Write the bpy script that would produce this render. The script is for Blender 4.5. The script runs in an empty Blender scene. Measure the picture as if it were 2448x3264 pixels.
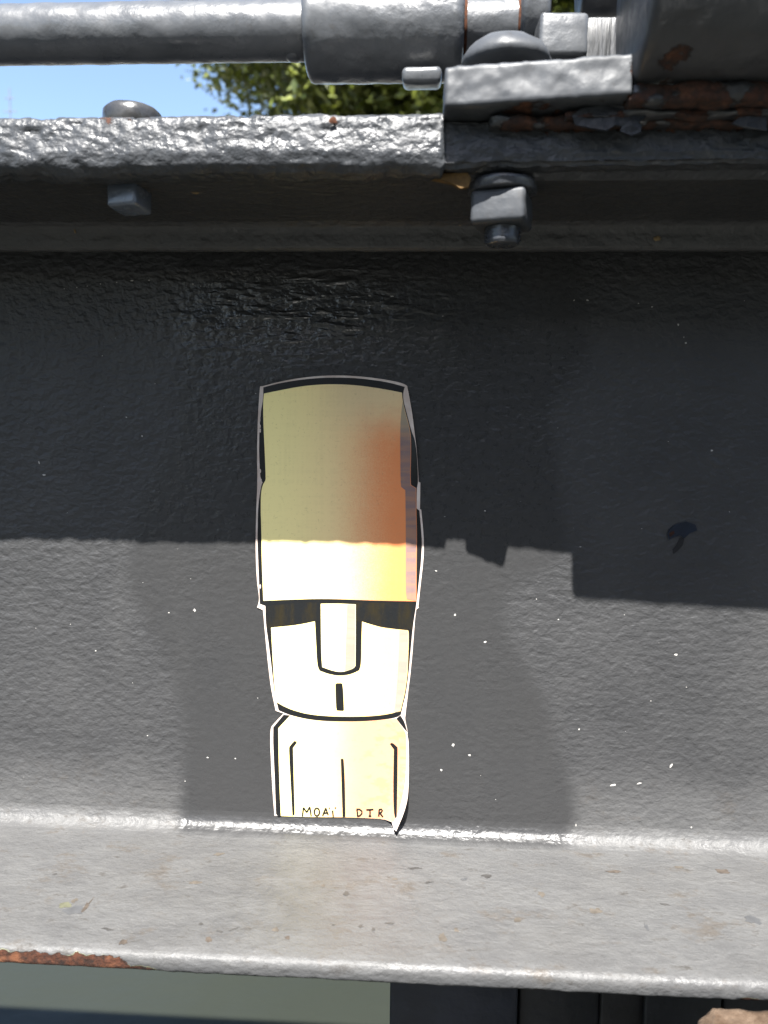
import bpy, bmesh, math, random
import numpy as np
from mathutils import Vector, Matrix, noise
from mathutils.geometry import delaunay_2d_cdt

random.seed(7)
rng = np.random.default_rng(7)
scene = bpy.context.scene
col = scene.collection

# ------------------------------------------------------------------ camera
YAW, PITCH, ROLL = math.radians(-3.135), math.radians(-5.277), math.radians(0.73)
DIST = 0.35
FPX, CX, CY = 2513.0, 1224.0, 1632.0
fw = Vector((math.sin(YAW)*math.cos(PITCH), math.cos(YAW)*math.cos(PITCH), math.sin(PITCH)))
r0 = fw.cross(Vector((0, 0, 1))).normalized()
u0 = r0.cross(fw)
rt = math.cos(ROLL)*r0 + math.sin(ROLL)*u0
up = math.cos(ROLL)*u0 - math.sin(ROLL)*r0
camd = bpy.data.cameras.new('camera')
cam = bpy.data.objects.new('camera', camd)
col.objects.link(cam)
m = Matrix((rt, up, -fw)).transposed().to_4x4()
m.translation = Vector((0, -DIST, 0))
cam.matrix_world = m
camd.sensor_fit = 'VERTICAL'
camd.sensor_height = 24.0
camd.lens = FPX/3264.0*24.0
camd.clip_start = 0.01
camd.clip_end = 5000
camd.dof.use_dof = True
camd.dof.focus_distance = 0.352
camd.dof.aperture_fstop = 9.0
scene.camera = cam

# ------------------------------------------------------------------ light
SUN = Vector((-0.06, -1.0, 1.485)).normalized()
ELEV = math.asin(SUN.z)
w = bpy.data.worlds.new('World')
scene.world = w
w.use_nodes = True
wn = w.node_tree
bgn = wn.nodes['Background']
sky = wn.nodes.new('ShaderNodeTexSky')
sky.sky_type = 'NISHITA'
sky.sun_disc = False
sky.sun_elevation = ELEV
sky.sun_rotation = math.atan2(SUN.x, SUN.y)
sky.air_density = 1.0
sky.dust_density = 1.3
sky.ozone_density = 1.2
wn.links.new(sky.outputs[0], bgn.inputs[0])
bgn.inputs[1].default_value = 0.055
sd = bpy.data.lights.new('sun', 'SUN')
sd.energy = 5.0
sd.angle = math.radians(0.53)
sd.color = (1.0, 0.97, 0.925)
so = bpy.data.objects.new('sun', sd)
col.objects.link(so)
so.rotation_euler = (-SUN).to_track_quat('-Z', 'Y').to_euler()

scene.view_settings.view_transform = 'Standard'
scene.view_settings.look = 'None'
scene.view_settings.gamma = 1.0
scene.view_settings.use_curve_mapping = False
scene.view_settings.exposure = 2.55

# ------------------------------------------------------------------ helpers
CM = 0.01


def P(px, py, d):
    """point on the vertical plane d metres in front of the beam's web, seen at a pixel of the photograph"""
    v = fw + rt*((px-CX)/FPX) - up*((py-CY)/FPX)
    t = (DIST-d)/v.y
    return Vector((v.x*t, -d, v.z*t))


def fbm(p, s, o=4, h=0.9):
    return noise.fractal(Vector(p)*s, h, 2.1, o)


def sstep(a, b, x):
    t = min(1.0, max(0.0, (x-a)/(b-a)))
    return t*t*(3-2*t)


def mesh_obj(name, verts, faces, mat, parent=None, smooth=True, kind=None, loc=None):
    me = bpy.data.meshes.new(name)
    me.from_pydata(verts, [], faces)
    me.update()
    if smooth:
        me.polygons.foreach_set('use_smooth', [True]*len(me.polygons))
    me.materials.append(mat)
    o = bpy.data.objects.new(name, me)
    col.objects.link(o)
    if parent is not None:
        o.parent = parent
    if loc is not None:
        o.location = loc
    if kind:
        o['kind'] = kind
    return o


def bm_obj(name, bm, mat, parent=None, smooth=True, kind=None):
    me = bpy.data.meshes.new(name)
    bm.to_mesh(me)
    bm.free()
    if smooth:
        me.polygons.foreach_set('use_smooth', [True]*len(me.polygons))
    me.materials.append(mat)
    o = bpy.data.objects.new(name, me)
    col.objects.link(o)
    if parent is not None:
        o.parent = parent
    if kind:
        o['kind'] = kind
    return o


def empty(name, label, cat, loc=(0, 0, 0), group=None):
    o = bpy.data.objects.new(name, None)
    o.empty_display_size = 0.02
    o.location = loc
    col.objects.link(o)
    tag(o, label, cat, group)
    return o


def tag(o, label, cat, group=None):
    o['label'] = label
    o['category'] = cat
    if group:
        o['group'] = group


def attr(o, name, vals):
    a = o.data.attributes.new(name, 'FLOAT', 'POINT')
    a.data.foreach_set('value', vals)


# ------------------------------------------------------------------ materials
class N:
    def __init__(s, name):
        s.m = bpy.data.materials.new(name)
        s.m.use_nodes = True
        s.t = s.m.node_tree
        s.b = s.t.nodes['Principled BSDF']

    def n(s, kind, **kw):
        x = s.t.nodes.new(kind)
        for k, v in kw.items():
            setattr(x, k, v)
        return x

    def l(s, a, b):
        s.t.links.new(a, b)

    def val(s, sock, v):
        if isinstance(v, (int, float, tuple, list)):
            sock.default_value = v
        else:
            s.l(v, sock)

    def math(s, op, a, b=0.0, clamp=False):
        x = s.n('ShaderNodeMath', operation=op)
        x.use_clamp = clamp
        s.val(x.inputs[0], a)
        s.val(x.inputs[1], b)
        return x.outputs[0]

    def ramp(s, v, a, b, lo=0.0, hi=1.0):
        x = s.n('ShaderNodeMapRange')
        x.interpolation_type = 'SMOOTHSTEP'
        s.val(x.inputs[0], v)
        x.inputs[1].default_value = a
        x.inputs[2].default_value = b
        x.inputs[3].default_value = lo
        x.inputs[4].default_value = hi
        return x.outputs[0]

    def coord(s, scale=(1, 1, 1)):
        c = s.n('ShaderNodeTexCoord')
        mp = s.n('ShaderNodeMapping')
        mp.inputs['Scale'].default_value = scale
        s.l(c.outputs['Object'], mp.inputs[0])
        return mp.outputs[0]

    def noise(s, scale, detail=4, rough=0.55, stretch=(1, 1, 1), dist=0.0):
        x = s.n('ShaderNodeTexNoise')
        x.inputs['Scale'].default_value = scale
        x.inputs['Detail'].default_value = detail
        x.inputs['Roughness'].default_value = rough
        x.inputs['Distortion'].default_value = dist
        s.l(s.coord(stretch), x.inputs['Vector'])
        return x.outputs[0]

    def voronoi(s, scale, stretch=(1, 1, 1)):
        x = s.n('ShaderNodeTexVoronoi')
        x.inputs['Scale'].default_value = scale
        s.l(s.coord(stretch), x.inputs['Vector'])
        return x.outputs['Distance']

    def mix(s, f, a, b):
        x = s.n('ShaderNodeMix', data_type='RGBA')
        s.val(x.inputs[0], f)
        for i, v in ((6, a), (7, b)):
            if isinstance(v, tuple):
                x.inputs[i].default_value = (*v[:3], 1)
            else:
                s.l(v, x.inputs[i])
        return x.outputs[2]

    def mixf(s, f, a, b):
        x = s.n('ShaderNodeMix', data_type='FLOAT')
        s.val(x.inputs[0], f)
        s.val(x.inputs[2], a)
        s.val(x.inputs[3], b)
        return x.outputs[0]

    def at(s, name):
        x = s.n('ShaderNodeAttribute')
        x.attribute_name = name
        return x.outputs['Fac']

    def bump(s, h, dist, strength=1.0, prev=None):
        x = s.n('ShaderNodeBump')
        x.inputs['Strength'].default_value = strength
        x.inputs['Distance'].default_value = dist
        s.l(h, x.inputs['Height'])
        if prev is not None:
            s.l(prev, x.inputs['Normal'])
        return x.outputs[0]

    def out(s, color=None, rough=None, normal=None, spec=None, metal=None):
        if color is not None:
            if isinstance(color, tuple):
                color = (*color[:3], 1)
            s.val(s.b.inputs['Base Color'], color)
        if rough is not None:
            s.val(s.b.inputs['Roughness'], rough)
        if normal is not None:
            s.l(normal, s.b.inputs['Normal'])
        if spec is not None:
            s.val(s.b.inputs['Specular IOR Level'], spec)
        if metal is not None:
            s.val(s.b.inputs['Metallic'], metal)
        return s.m


def rust_colour(k):
    a = k.noise(420, 5, 0.7)
    b = k.noise(150, 3, 0.6)
    c = k.mix(k.ramp(a, 0.35, 0.68), (0.010, 0.005, 0.0035), (0.045, 0.0155, 0.0075))
    return k.mix(k.ramp(b, 0.52, 0.72), c, (0.075, 0.029, 0.013))


# beam paint: web with a repainted patch, dusty flange, rust where the paint has flaked
def beam_paint():
    k = N('beam_paint')
    patch = k.at('patch')
    dust = k.at('dust')
    rust = k.at('rust')
    lump = k.at('lump')
    n1 = k.noise(22, 5, 0.6)
    n2 = k.noise(85, 8, 0.72, (0.6, 1, 1))
    n3 = k.noise(900, 2, 0.6)
    base = k.mix(k.ramp(n1, 0.3, 0.7), (0.0235, 0.0238, 0.0246), (0.0305, 0.0307, 0.0314))
    base = k.mix(k.math('MULTIPLY', k.ramp(k.noise(34, 4, 0.6, (1, 1, 0.16)), 0.5, 0.75), 0.5), base, (0.034, 0.034, 0.034))
    base = k.mix(k.math('MULTIPLY', patch, k.ramp(n1, 0.3, 0.7, 0.35, 0.75)), base, (0.0195, 0.0194, 0.0196))
    lumpc = k.mix(k.ramp(n2, 0.35, 0.7), (0.023, 0.0248, 0.0275), (0.032, 0.034, 0.037))
    base = k.mix(lump, base, lumpc)
    dn = k.mix(k.ramp(n2, 0.34, 0.66), (0.052, 0.052, 0.0523), (0.064, 0.064, 0.0635))
    dn = k.mix(k.math('MULTIPLY', k.ramp(k.noise(60, 6, 0.75, (0.7, 1, 1)), 0.54, 0.68), 0.62), dn, (0.046, 0.038, 0.030))
    dn = k.mix(k.math('MULTIPLY', k.ramp(k.noise(16, 4, 0.6, (0.8, 1, 1)), 0.45, 0.65), 0.2), dn, (0.040, 0.038, 0.0355))
    dn = k.mix(k.math('MULTIPLY', k.ramp(k.noise(170, 5, 0.75, (0.6, 1, 1)), 0.57, 0.70), 0.65), dn, (0.028, 0.025, 0.022))
    grit = k.noise(1100, 4, 0.75)
    dn = k.mix(k.math('MULTIPLY', k.ramp(grit, 0.60, 0.70), 0.6), dn, (0.020, 0.018, 0.016))
    dn = k.mix(k.math('MULTIPLY', k.ramp(grit, 0.40, 0.33), 0.5), dn, (0.10, 0.098, 0.094))
    base = k.mix(k.math('MULTIPLY', dust, k.ramp(n1, 0.05, 0.5, 0.75, 1.0)), base, dn)
    # rust mask sharpened with fine noise
    rm = k.math('ADD', rust, k.math('MULTIPLY', k.math('SUBTRACT', k.noise(260, 5, 0.7), 0.5), 0.9))
    rm = k.math('MULTIPLY', k.ramp(rm, 0.46, 0.54), k.ramp(rust, 0.05, 0.15))
    rim = k.math('MULTIPLY', k.ramp(k.math('ABSOLUTE', k.math('SUBTRACT', rust, 0.40)), 0.05, 0.16, 1.0, 0.0), k.ramp(k.noise(70, 3), 0.5, 0.62))
    base = k.mix(k.math('MULTIPLY', rim, k.math('MULTIPLY', k.at('primer'), 0.8)), base, (0.12, 0.125, 0.075))
    colr = k.mix(rm, base, rust_colour(k))
    # roughness
    r = k.mixf(patch, 0.42, k.ramp(k.noise(300, 3), 0.3, 0.7, 0.25, 0.38))
    r = k.mixf(lump, r, k.ramp(k.noise(200, 3), 0.3, 0.7, 0.30, 0.5))
    r = k.mixf(dust, r, k.ramp(n2, 0.3, 0.7, 0.38, 0.6))
    r = k.mixf(k.math('MULTIPLY', k.at('ripple'), 1.6, True), r, 0.14)
    r = k.mixf(rm, r, 0.9)
    # relief: brushed ripples and orange peel
    rip = k.noise(300, 2, 0.5, (0.75, 1, 1.0), 0.2)
    peel = k.noise(420, 2, 0.5, (0.7, 1, 1))
    amp = k.mixf(patch, 0.38, k.ramp(k.noise(28, 3), 0.35, 0.65, 0.10, 0.26))
    amp = k.mixf(dust, amp, 0.22)
    amp = k.math('ADD', amp, k.math('MULTIPLY', k.at('ripple'), 0.55))
    rp = k.ramp(k.noise(150, 2, 0.5, (0.42, 1, 1.3), 0.3), 0.45, 0.78)
    rpm = k.math('MULTIPLY', rp, k.at('ripple'))
    h1 = k.math('MULTIPLY', k.math('SUBTRACT', rip, 0.5), amp)
    h2 = k.math('MULTIPLY', k.math('SUBTRACT', peel, 0.5), k.math('MULTIPLY', amp, 0.5))
    hh = k.math('ADD', k.math('ADD', h1, h2), k.math('MULTIPLY', rpm, 1.15))
    nb = k.bump(hh, 0.0022)
    nb = k.bump(n3, 0.00005, 1.0, nb)
    nb = k.bump(k.math('MULTIPLY', k.math('SUBTRACT', k.noise(240, 6, 0.7, (0.6, 1, 1)), 0.5), dust), 0.0005, 1.0, nb)
    nl = k.bump(k.math('MULTIPLY', k.math('SUBTRACT', k.noise(560, 4, 0.6), 0.5), k.math('ADD', lump, 0.03)), 0.00034, 1.0, nb)
    nr = k.bump(k.math('MULTIPLY', rm, k.math('SUBTRACT', k.noise(700, 4, 0.7), 1.3)), 0.0004, 1.0, nl)
    k.b.inputs['IOR'].default_value = 1.5
    sp = k.mixf(dust, 0.22, 0.22)
    sp = k.mixf(patch, sp, 0.25)
    sp = k.mixf(lump, sp, 0.27)
    sp = k.mixf(k.math('MULTIPLY', k.at('ripple'), 1.6, True), sp, 0.55)
    return k.out(colr, r, nr, sp)


def grey_paint(name, c0, c1, rough=(0.28, 0.45), lump=1.0, rust=0.0, fine=350, spec=0.45, chips=None):
    k = N(name)
    n1 = k.noise(70, 5, 0.6)
    c = k.mix(k.ramp(n1, 0.3, 0.7), c0, c1)
    c = k.mix(k.math('MULTIPLY', k.ramp(k.noise(240, 5, 0.7), 0.58, 0.74), 0.5), c, (0.03, 0.026, 0.022))
    r = k.ramp(k.noise(180, 3), 0.3, 0.7, *rough)
    h = k.math('ADD', k.math('MULTIPLY', k.noise(fine, 3, 0.5), lump), k.math('MULTIPLY', k.noise(150, 3), 0.9*lump))
    h = k.math('MULTIPLY', h, k.ramp(k.noise(32, 3, 0.6), 0.35, 0.65, 0.35, 1.3))
    nb = k.bump(h, 0.00028)
    if rust > 0:
        ra = k.at('rust')
        rm = k.math('ADD', ra, k.math('MULTIPLY', k.math('SUBTRACT', k.noise(160, 6, 0.72), 0.5), 1.3))
        rm = k.math('MULTIPLY', k.ramp(rm, 0.52, 0.6), k.ramp(ra, 0.03, 0.2))
        c = k.mix(rm, c, rust_colour(k))
        r = k.mixf(rm, r, 0.92)
        nb = k.bump(k.math('MULTIPLY', rm, k.math('SUBTRACT', k.noise(500, 5, 0.7), 1.2)), 0.0007, 1.0, nb)
    return k.out(c, r, nb, spec)


def rust_mat():
    k = N('flaking_rust')
    c = rust_colour(k)
    nb = k.bump(k.noise(420, 6, 0.75), 0.0012)
    return k.out(c, 0.92, nb, 0.2)


def flat(name, c, rough=0.6, spec=0.4, nscale=None, amp=0.25, bump=None):
    k = N(name)
    if nscale:
        f = k.ramp(k.noise(nscale, 4, 0.6), 0.3, 0.7)
        c2 = tuple(x*(1-amp) for x in c)
        cc = k.mix(f, c2, c)
    else:
        cc = c
    nb = k.bump(k.noise(bump[0], 4), bump[1]) if bump else None
    return k.out(cc, rough, nb, spec)


M_BEAM = beam_paint()
M_ROD = grey_paint('rod_paint', (0.042, 0.045, 0.049), (0.058, 0.061, 0.065), (0.26, 0.40), 0.9)
M_BRK = grey_paint('bracket_paint', (0.029, 0.0315, 0.0355), (0.040, 0.043, 0.0475), (0.42, 0.6), 0.55, rust=1.0, spec=0.25)
M_BARREL = grey_paint('barrel_paint', (0.024, 0.025, 0.028), (0.034, 0.035, 0.038), (0.35, 0.5), 0.9, rust=1.0)
M_DARKBOLT = grey_paint('nut_paint', (0.026, 0.028, 0.033), (0.038, 0.04, 0.045), (0.22, 0.35), 0.7)
M_RUST = rust_mat()

# ------------------------------------------------------------------ steel beam
# profile in cm: (distance in front of web, height); tags: 0 web, 1 top flange, 2 bottom flange
PROF = [
    (0.0, -17.42, 0), (0.0, 8.25, 0),
    (0.02, 8.28, 1), (0.3, 8.26, 1), (2.6, 7.52, 1), (3.05, 7.38, 1), (3.32, 7.36, 1), (3.47, 7.46, 1), (3.53, 7.65, 1), (3.58, 7.95, 1),
    (3.68, 8.16, 1), (3.95, 8.32, 1), (4.5, 8.38, 1), (8.5, 8.48, 1), (8.86, 8.54, 1), (9.1, 8.74, 1), (9.2, 9.06, 1), (9.13, 10.0, 1),
    (9.05, 10.2, 1), (8.85, 10.31, 1), (8.4, 10.34, 1), (-9.0, 10.40, 1), (-9.0, 8.5, 1), (-3.6, 8.2, 1), (-3.4, 7.3, 1),
    (-1.0, 7.0, 1), (-1.0, 6.4, 1), (-1.0, -16.9, 0), (-1.1, -17.6, 2), (-1.8, -18.05, 2), (-9.0, -18.35, 2),
    (-9.0, -19.06, 2), (8.8, -19.08, 2), (8.95, -19.03, 2), (9.0, -18.93, 2), (9.0, -18.62, 2), (8.95, -18.46, 2), (8.82, -18.36, 2),
    (8.55, -18.32, 2), (1.3, -18.305, 2), (0.9, -18.3, 2), (0.667, -18.27, 2), (0.45, -18.18, 2), (0.264, -18.036, 2), (0.12, -17.85, 2), (0.031, -17.633, 2),
]


def resample():
    pts = []
    n = len(PROF)
    for i in range(n):
        a, b = PROF[i], PROF[(i+1) % n]
        L = math.hypot(b[0]-a[0], b[1]-a[1])
        front = min(a[0], b[0]) >= -0.01 or (a[0] >= 8 and b[1] < -18.9)
        step = 0.085 if front else 4.0
        if a[0] == 8.4 and b[0] == -9.0:
            step = 0.3
        k = max(1, int(math.ceil(L/step)))
        seg = a[2] if not (a[2] != b[2]) else (b[2] if b[2] else a[2])
        for j in range(k):
            t = j/k
            pts.append((a[0]+(b[0]-a[0])*t, a[1]+(b[1]-a[1])*t, seg))
    return pts


prof = resample()
NP = len(prof)
pn = []
for i in range(NP):
    a, b = prof[i-1], prof[(i+1) % NP]
    tx, ty = b[0]-a[0], b[1]-a[1]
    L = math.hypot(tx, ty) or 1
    pn.append((ty/L, -tx/L))      # outward for this winding
xs = [-300.0, -150.0, -80.0, -45.0, -32.0, -26.0, -23.5]
x = -22.0
while x < 20.0:
    xs.append(x)
    x += 0.085
xs += [20.0, 22.0, 26.0, 32.0, 45.0, 80.0, 150.0, 300.0]
NX = len(xs)


def inpoly(px, py, poly):
    c = False
    j = len(poly)-1
    for i in range(len(poly)):
        xi, yi = poly[i]
        xj, yj = poly[j]
        if (yi > py) != (yj > py) and px < (xj-xi)*(py-yi)/(yj-yi)+xi:
            c = not c
        j = i
    return c


PATCH_PX = [(575, 560), (570, 950), (566, 1400), (510, 1440), (505, 1520), (450, 1560), (430, 1700), (410, 1850), (480, 2000), (560, 2150), (590, 2300),
            (572, 2480), (570, 2700), (560, 2790), (1840, 2800), (1800, 2725), (1850, 2600), (1830, 2500), (1770, 2380), (1760, 2300), (1720, 2200), (1640, 2080), (1590, 1980),
            (1610, 1880), (1700, 1830), (1790, 1780), (1800, 1700), (1785, 1585), (1770, 1450), (1740, 1330), (1800, 1230), (1870, 1140), (1860, 900), (1840, 560)]
PATCH = [(P(a, b, 0).x*100, P(a, b, 0).z*100) for a, b in PATCH_PX]
pbx = (min(p[0] for p in PATCH), max(p[0] for p in PATCH))
RUSTLIP = [(-22, P(0, 3050, .09).x*100-0.1, 0.0)]
XR0 = P(-200, 3070, .09).x*100
XR1 = P(440, 3070, .09).x*100


def lip_rust(x, h):
    """how far rust reaches up the lip at x (cm above the lower edge)"""
    v = 0.0
    if x < XR1:
        v = 0.50+0.25*abs(noise.noise((x*1.1, 3.1, 0)))+0.13*noise.noise((x*3.3, 1.1, 0))
        v *= sstep(XR1, XR1-0.8, x)
    v2 = 0.16*max(0, noise.noise((x*0.55, 9.7, 0))-0.02)*2.2+0.05*noise.noise((x*3.0, 2.2, 0))
    return max(v, v2)


verts = np.empty((NX, NP, 3))
A_patch = np.zeros((NX, NP)); A_dust = np.zeros((NX, NP)); A_rust = np.zeros((NX, NP))
A_lump = np.zeros((NX, NP)); A_rip = np.zeros((NX, NP)); A_prim = np.zeros((NX, NP))
OFFS = [(r_*math.cos(a_), r_*math.sin(a_)) for r_, n_ in ((.1, 4), (.25, 6), (.42, 8)) for a_ in [6.283*q_/n_+r_ for q_ in range(n_)]]
WEAR = P(900, 2800, .05)*100
BRX = P(1415, 330, .1).x*100
RIPC = P(960, 985, 0)*100
for i, x in enumerate(xs):
    dense = 1.0 if -22.5 < x < 20.5 else 0.0
    for j, (d, h, sg) in enumerate(prof):
        nd, nh = pn[j]
        off = 0.0
        dh = 0.0
        patch = dust = rust = lump = rip = prim = 0.0
        if d >= -0.02:
            if sg == 0 or (h < -16.5 and d < 1.4):
                w_ = 0.05*noise.noise((x*0.12, h*0.12, 7))
                q = (x+w_*6+0.07*noise.noise((x*2, h*2, 1)), h)
                if pbx[0]-1 < x < pbx[1]+1:
                    c = 0
                    for ox, oy in OFFS:
                        c += inpoly(q[0]+ox, q[1]+oy, PATCH)
                    patch = c/len(OFFS)
                off += (0.006*noise.noise((x*0.5, h*0.8, 3))+0.004*noise.noise((x*1.3, h*2.2, 5)))*(1-0.6*patch)*dense
                rip = math.exp(-((x-RIPC.x)/5.5)**2-((h-RIPC.z)/1.9)**2)*0.45
                # worn lower corner gets dusty towards the flange
                dust = max(dust, 0.75*sstep(-13.4+0.9*noise.noise((x*0.4, 0, 4)), -17.4, h)**1.5*(1-patch))
            if sg == 2:
                patch *= sstep(0.85+0.2*noise.noise((x*1.5, 0, 3)), 0.42, d)
                dust = max(dust, sstep(0.35, 0.85, d)*(1-patch))
                if patch < 1 and d < 0.6:
                    dust = max(dust, 0.9*(1-patch))
                dust *= 1-0.5*math.exp(-((x-WEAR.x)/3.2)**2-((d-5.0)/3.6)**2)*(0.6+0.7*noise.noise((x*1.3, d*1.6, 6)))
                off += (0.012*noise.noise((x*0.7, d*0.9, 3))+0.006*noise.noise((x*2.4, d*2.9, 8)))*dense*sstep(.3, 1.2, d)
                if d > 8.3:
                    # lip: dented lower edge, flaked paint
                    hb = h+19.06
                    e = lip_rust(x, h)
                    rust = sstep(e+0.07, e-0.07, hb+0.04*noise.noise((x*6, h*6, 2)))
                    prim = 1.0 if e > 0.02 else 0.0
                    off += -0.035*rust*dense+0.02*noise.noise((x*1.6, h*3, 1))*dense
                    dust *= sstep(-18.95, -18.4, h)*0.75+0.25
                    lump = 0.25*dense
            if sg == 1:
                if d > 8.2:
                    lump = 1.0
                    right = 1.0 if x > BRX else 0.0
                    l = 0.048*fbm((x, h*1.3, d), 1.0, 3, 0.9)+0.028*fbm((x, h*1.6, d+5), 2.6, 2, 0.9)
                    l *= 0.45+1.1*sstep(-0.35, 0.4, noise.noise((x*0.28, h*0.5, 12)))
                    pit = max(0.0, fbm((x*0.8, h*1.6, 4.4), 2.2, 4, 0.7)-0.28)
                    l -= 0.22*pit*sstep(9.3, 9.9, h)*(1-right)
                    l -= 0.03*max(0.0, noise.noise((x*4.1, h*6, 2.2)))*(1-right)
                    off += l*dense-0.26*right
                    if h < 9.1:
                        dh = -(0.05+0.07*noise.noise((x*0.62, 5.5, 0))+0.05*noise.noise((x*1.7, 2.5, 0)))*sstep(9.2, 8.5, h)*dense
                    rust = 0.42*sstep(9.3, 10.25, h)*(0.55+0.8*noise.noise((x*0.35, 6.6, 0)))*(1-right)
                    if right:
                        rust = 0.62*sstep(9.2, 10.0, h)*sstep(BRX+.8, BRX+2.2, x)
                elif d > 3.8 and h < 9:
                    off += 0.01*noise.noise((x*1.2, d*1.2, 1))*dense
                    lump = 0.06
                    dust = 0.03
                elif h > 10:
                    lump = 0.8
                    off += 0.07*fbm((x, d*1.2, h), 1.0, 4, 0.8)*dense
                else:
                    off += 0.02*noise.noise((x*0.8, h*2, d))*dense
                    dust = 0.35+0.2*noise.noise((x*0.9, h*2, 2))
                    lump = 0.1
        verts[i, j] = (x*CM, -(d+nd*off)*CM, (h+nh*off+dh)*CM)
        A_patch[i, j] = patch; A_dust[i, j] = min(1, max(0, dust)); A_rust[i, j] = min(1, max(0, rust)); A_lump[i, j] = lump
        A_rip[i, j] = rip; A_prim[i, j] = prim

beam = empty('steel_beam', 'long dark grey painted steel I beam with chipped edges filling the picture', 'beam', (0, 0, 0))


def beam_part(name, tagno):
    segs = [j for j in range(NP) if prof[j][2] == tagno and True]
    quads_j = [j for j in range(NP) if seg_of(j) == tagno]
    used = sorted(set(quads_j) | set((j+1) % NP for j in quads_j))
    idx = {j: n for n, j in enumerate(used)}
    K = len(used)
    vs = verts[:, used, :].reshape(-1, 3).tolist()
    fs = []
    for i in range(NX-1):
        for j in quads_j:
            a, b = idx[j], idx[(j+1) % NP]
            fs.append((i*K+a, (i+1)*K+a, (i+1)*K+b, i*K+b))
    o = mesh_obj(name, vs, fs, M_BEAM, beam)
    for nm, A in (('patch', A_patch), ('dust', A_dust), ('rust', A_rust), ('lump', A_lump), ('ripple', A_rip), ('primer', A_prim)):
        attr(o, nm, A[:, used].reshape(-1))
    return o


def seg_of(j):
    a, b = prof[j], prof[(j+1) % NP]
    if a[2] == b[2]:
        return a[2]
    return b[2] if b[2] else a[2]


web = beam_part('web', 0)
topf = beam_part('top_flange', 1)
botf = beam_part('bottom_flange', 2)
topf['label'] = 'lumpy corroded top edge of the beam with rust spots'
botf['label'] = 'dusty pale grey lower ledge with rust chipped lip'


# ---- bolts and nuts of the beam
def lathe(profile, seg=40, lump=0.0, seed=0.0, freq=180):
    """profile: (r, z) in metres, bottom to top; returns bmesh around Z"""
    bm = bmesh.new()
    rings = []
    for r, z in profile:
        ring = []
        for s in range(seg):
            a = 2*math.pi*s/seg
            k = 1.0
            v = Vector((r*math.cos(a), r*math.sin(a), z))
            if lump:
                n_ = noise.fractal(v*freq+Vector((seed, 0, 0)), 0.9, 2.0, 3)*lump
                if r > 1e-5:
                    v += Vector((math.cos(a), math.sin(a), 0.5))*n_
            ring.append(bm.verts.new(v))
        rings.append(ring)
    for a, b in zip(rings, rings[1:]):
        for s in range(seg):
            bm.faces.new((a[s], a[(s+1) % seg], b[(s+1) % seg], b[s]))
    bm.faces.new(rings[-1])
    bm.faces.new(list(reversed(rings[0])))
    return bm


def box_bm(sx, sy, sz, bev=0.0008, cuts=0, lump=0.0, seed=0.0, freq=150):
    bm = bmesh.new()
    bmesh.ops.create_cube(bm, size=1.0)
    bmesh.ops.scale(bm, vec=(sx, sy, sz), verts=bm.verts)
    if bev:
        bmesh.ops.bevel(bm, geom=bm.edges[:], offset=bev, segments=3, affect='EDGES', profile=0.5)
    if cuts:
        bmesh.ops.subdivide_edges(bm, edges=[e for e in bm.edges if e.calc_length() > min(sx, sy, sz)*0.25], cuts=cuts, use_grid_fill=True)
    if lump:
        bm.normal_update()
        for v in bm.verts:
            v.co += v.normal*noise.fractal(v.co*freq+Vector((seed, seed, 0)), 0.9, 2.0, 3)*lump
    return bm


def place(bm, M):
    bmesh.ops.transform(bm, matrix=M, verts=bm.verts)
    return bm


def T(v):
    return Matrix.Translation(v)


def RZ(a):
    return Matrix.Rotation(math.radians(a), 4, 'Z')


def RX(a):
    return Matrix.Rotation(math.radians(a), 4, 'X')


def RY(a):
    return Matrix.Rotation(math.radians(a), 4, 'Y')


# left bolt
bl = P(422, 340, 0.070)
headp = [(0.0085, 0.0), (0.0097, 0.001), (0.0100, 0.0055), (0.0097, 0.0074), (0.0086, 0.0084), (0.0045, 0.0089), (0.0005, 0.009)]
bm = place(lathe(headp, 40, 0.00025, 3.0), T((bl.x, -0.070, 0.1041)))
b1 = bm_obj('bolt', bm, grey_paint('bolt_paint', (0.016, 0.016, 0.017), (0.03, 0.03, 0.03), (0.2, 0.4), 1.0), beam)
attr(b1, 'rust', [0.25 if v.co.z < 0.106 else 0.1 for v in b1.data.vertices])
b1['label'] = 'worn round bolt head on the bare left stretch of the top flange'
nb = place(box_bm(0.0112, 0.0112, 0.0084, 0.0012, 2, 0.0003, 2.0), T((bl.x+0.0002, -0.0745, 0.0816)) @ RX(-5) @ RZ(-10))
nut1 = bm_obj('nut', nb, grey_paint('nut_sky_reflection_tint', (0.055, 0.066, 0.085), (0.08, 0.092, 0.115), (0.2, 0.3), 0.5, spec=0.6), b1)  # paler blue base colour stands in for sky reflected on this nut
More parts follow.
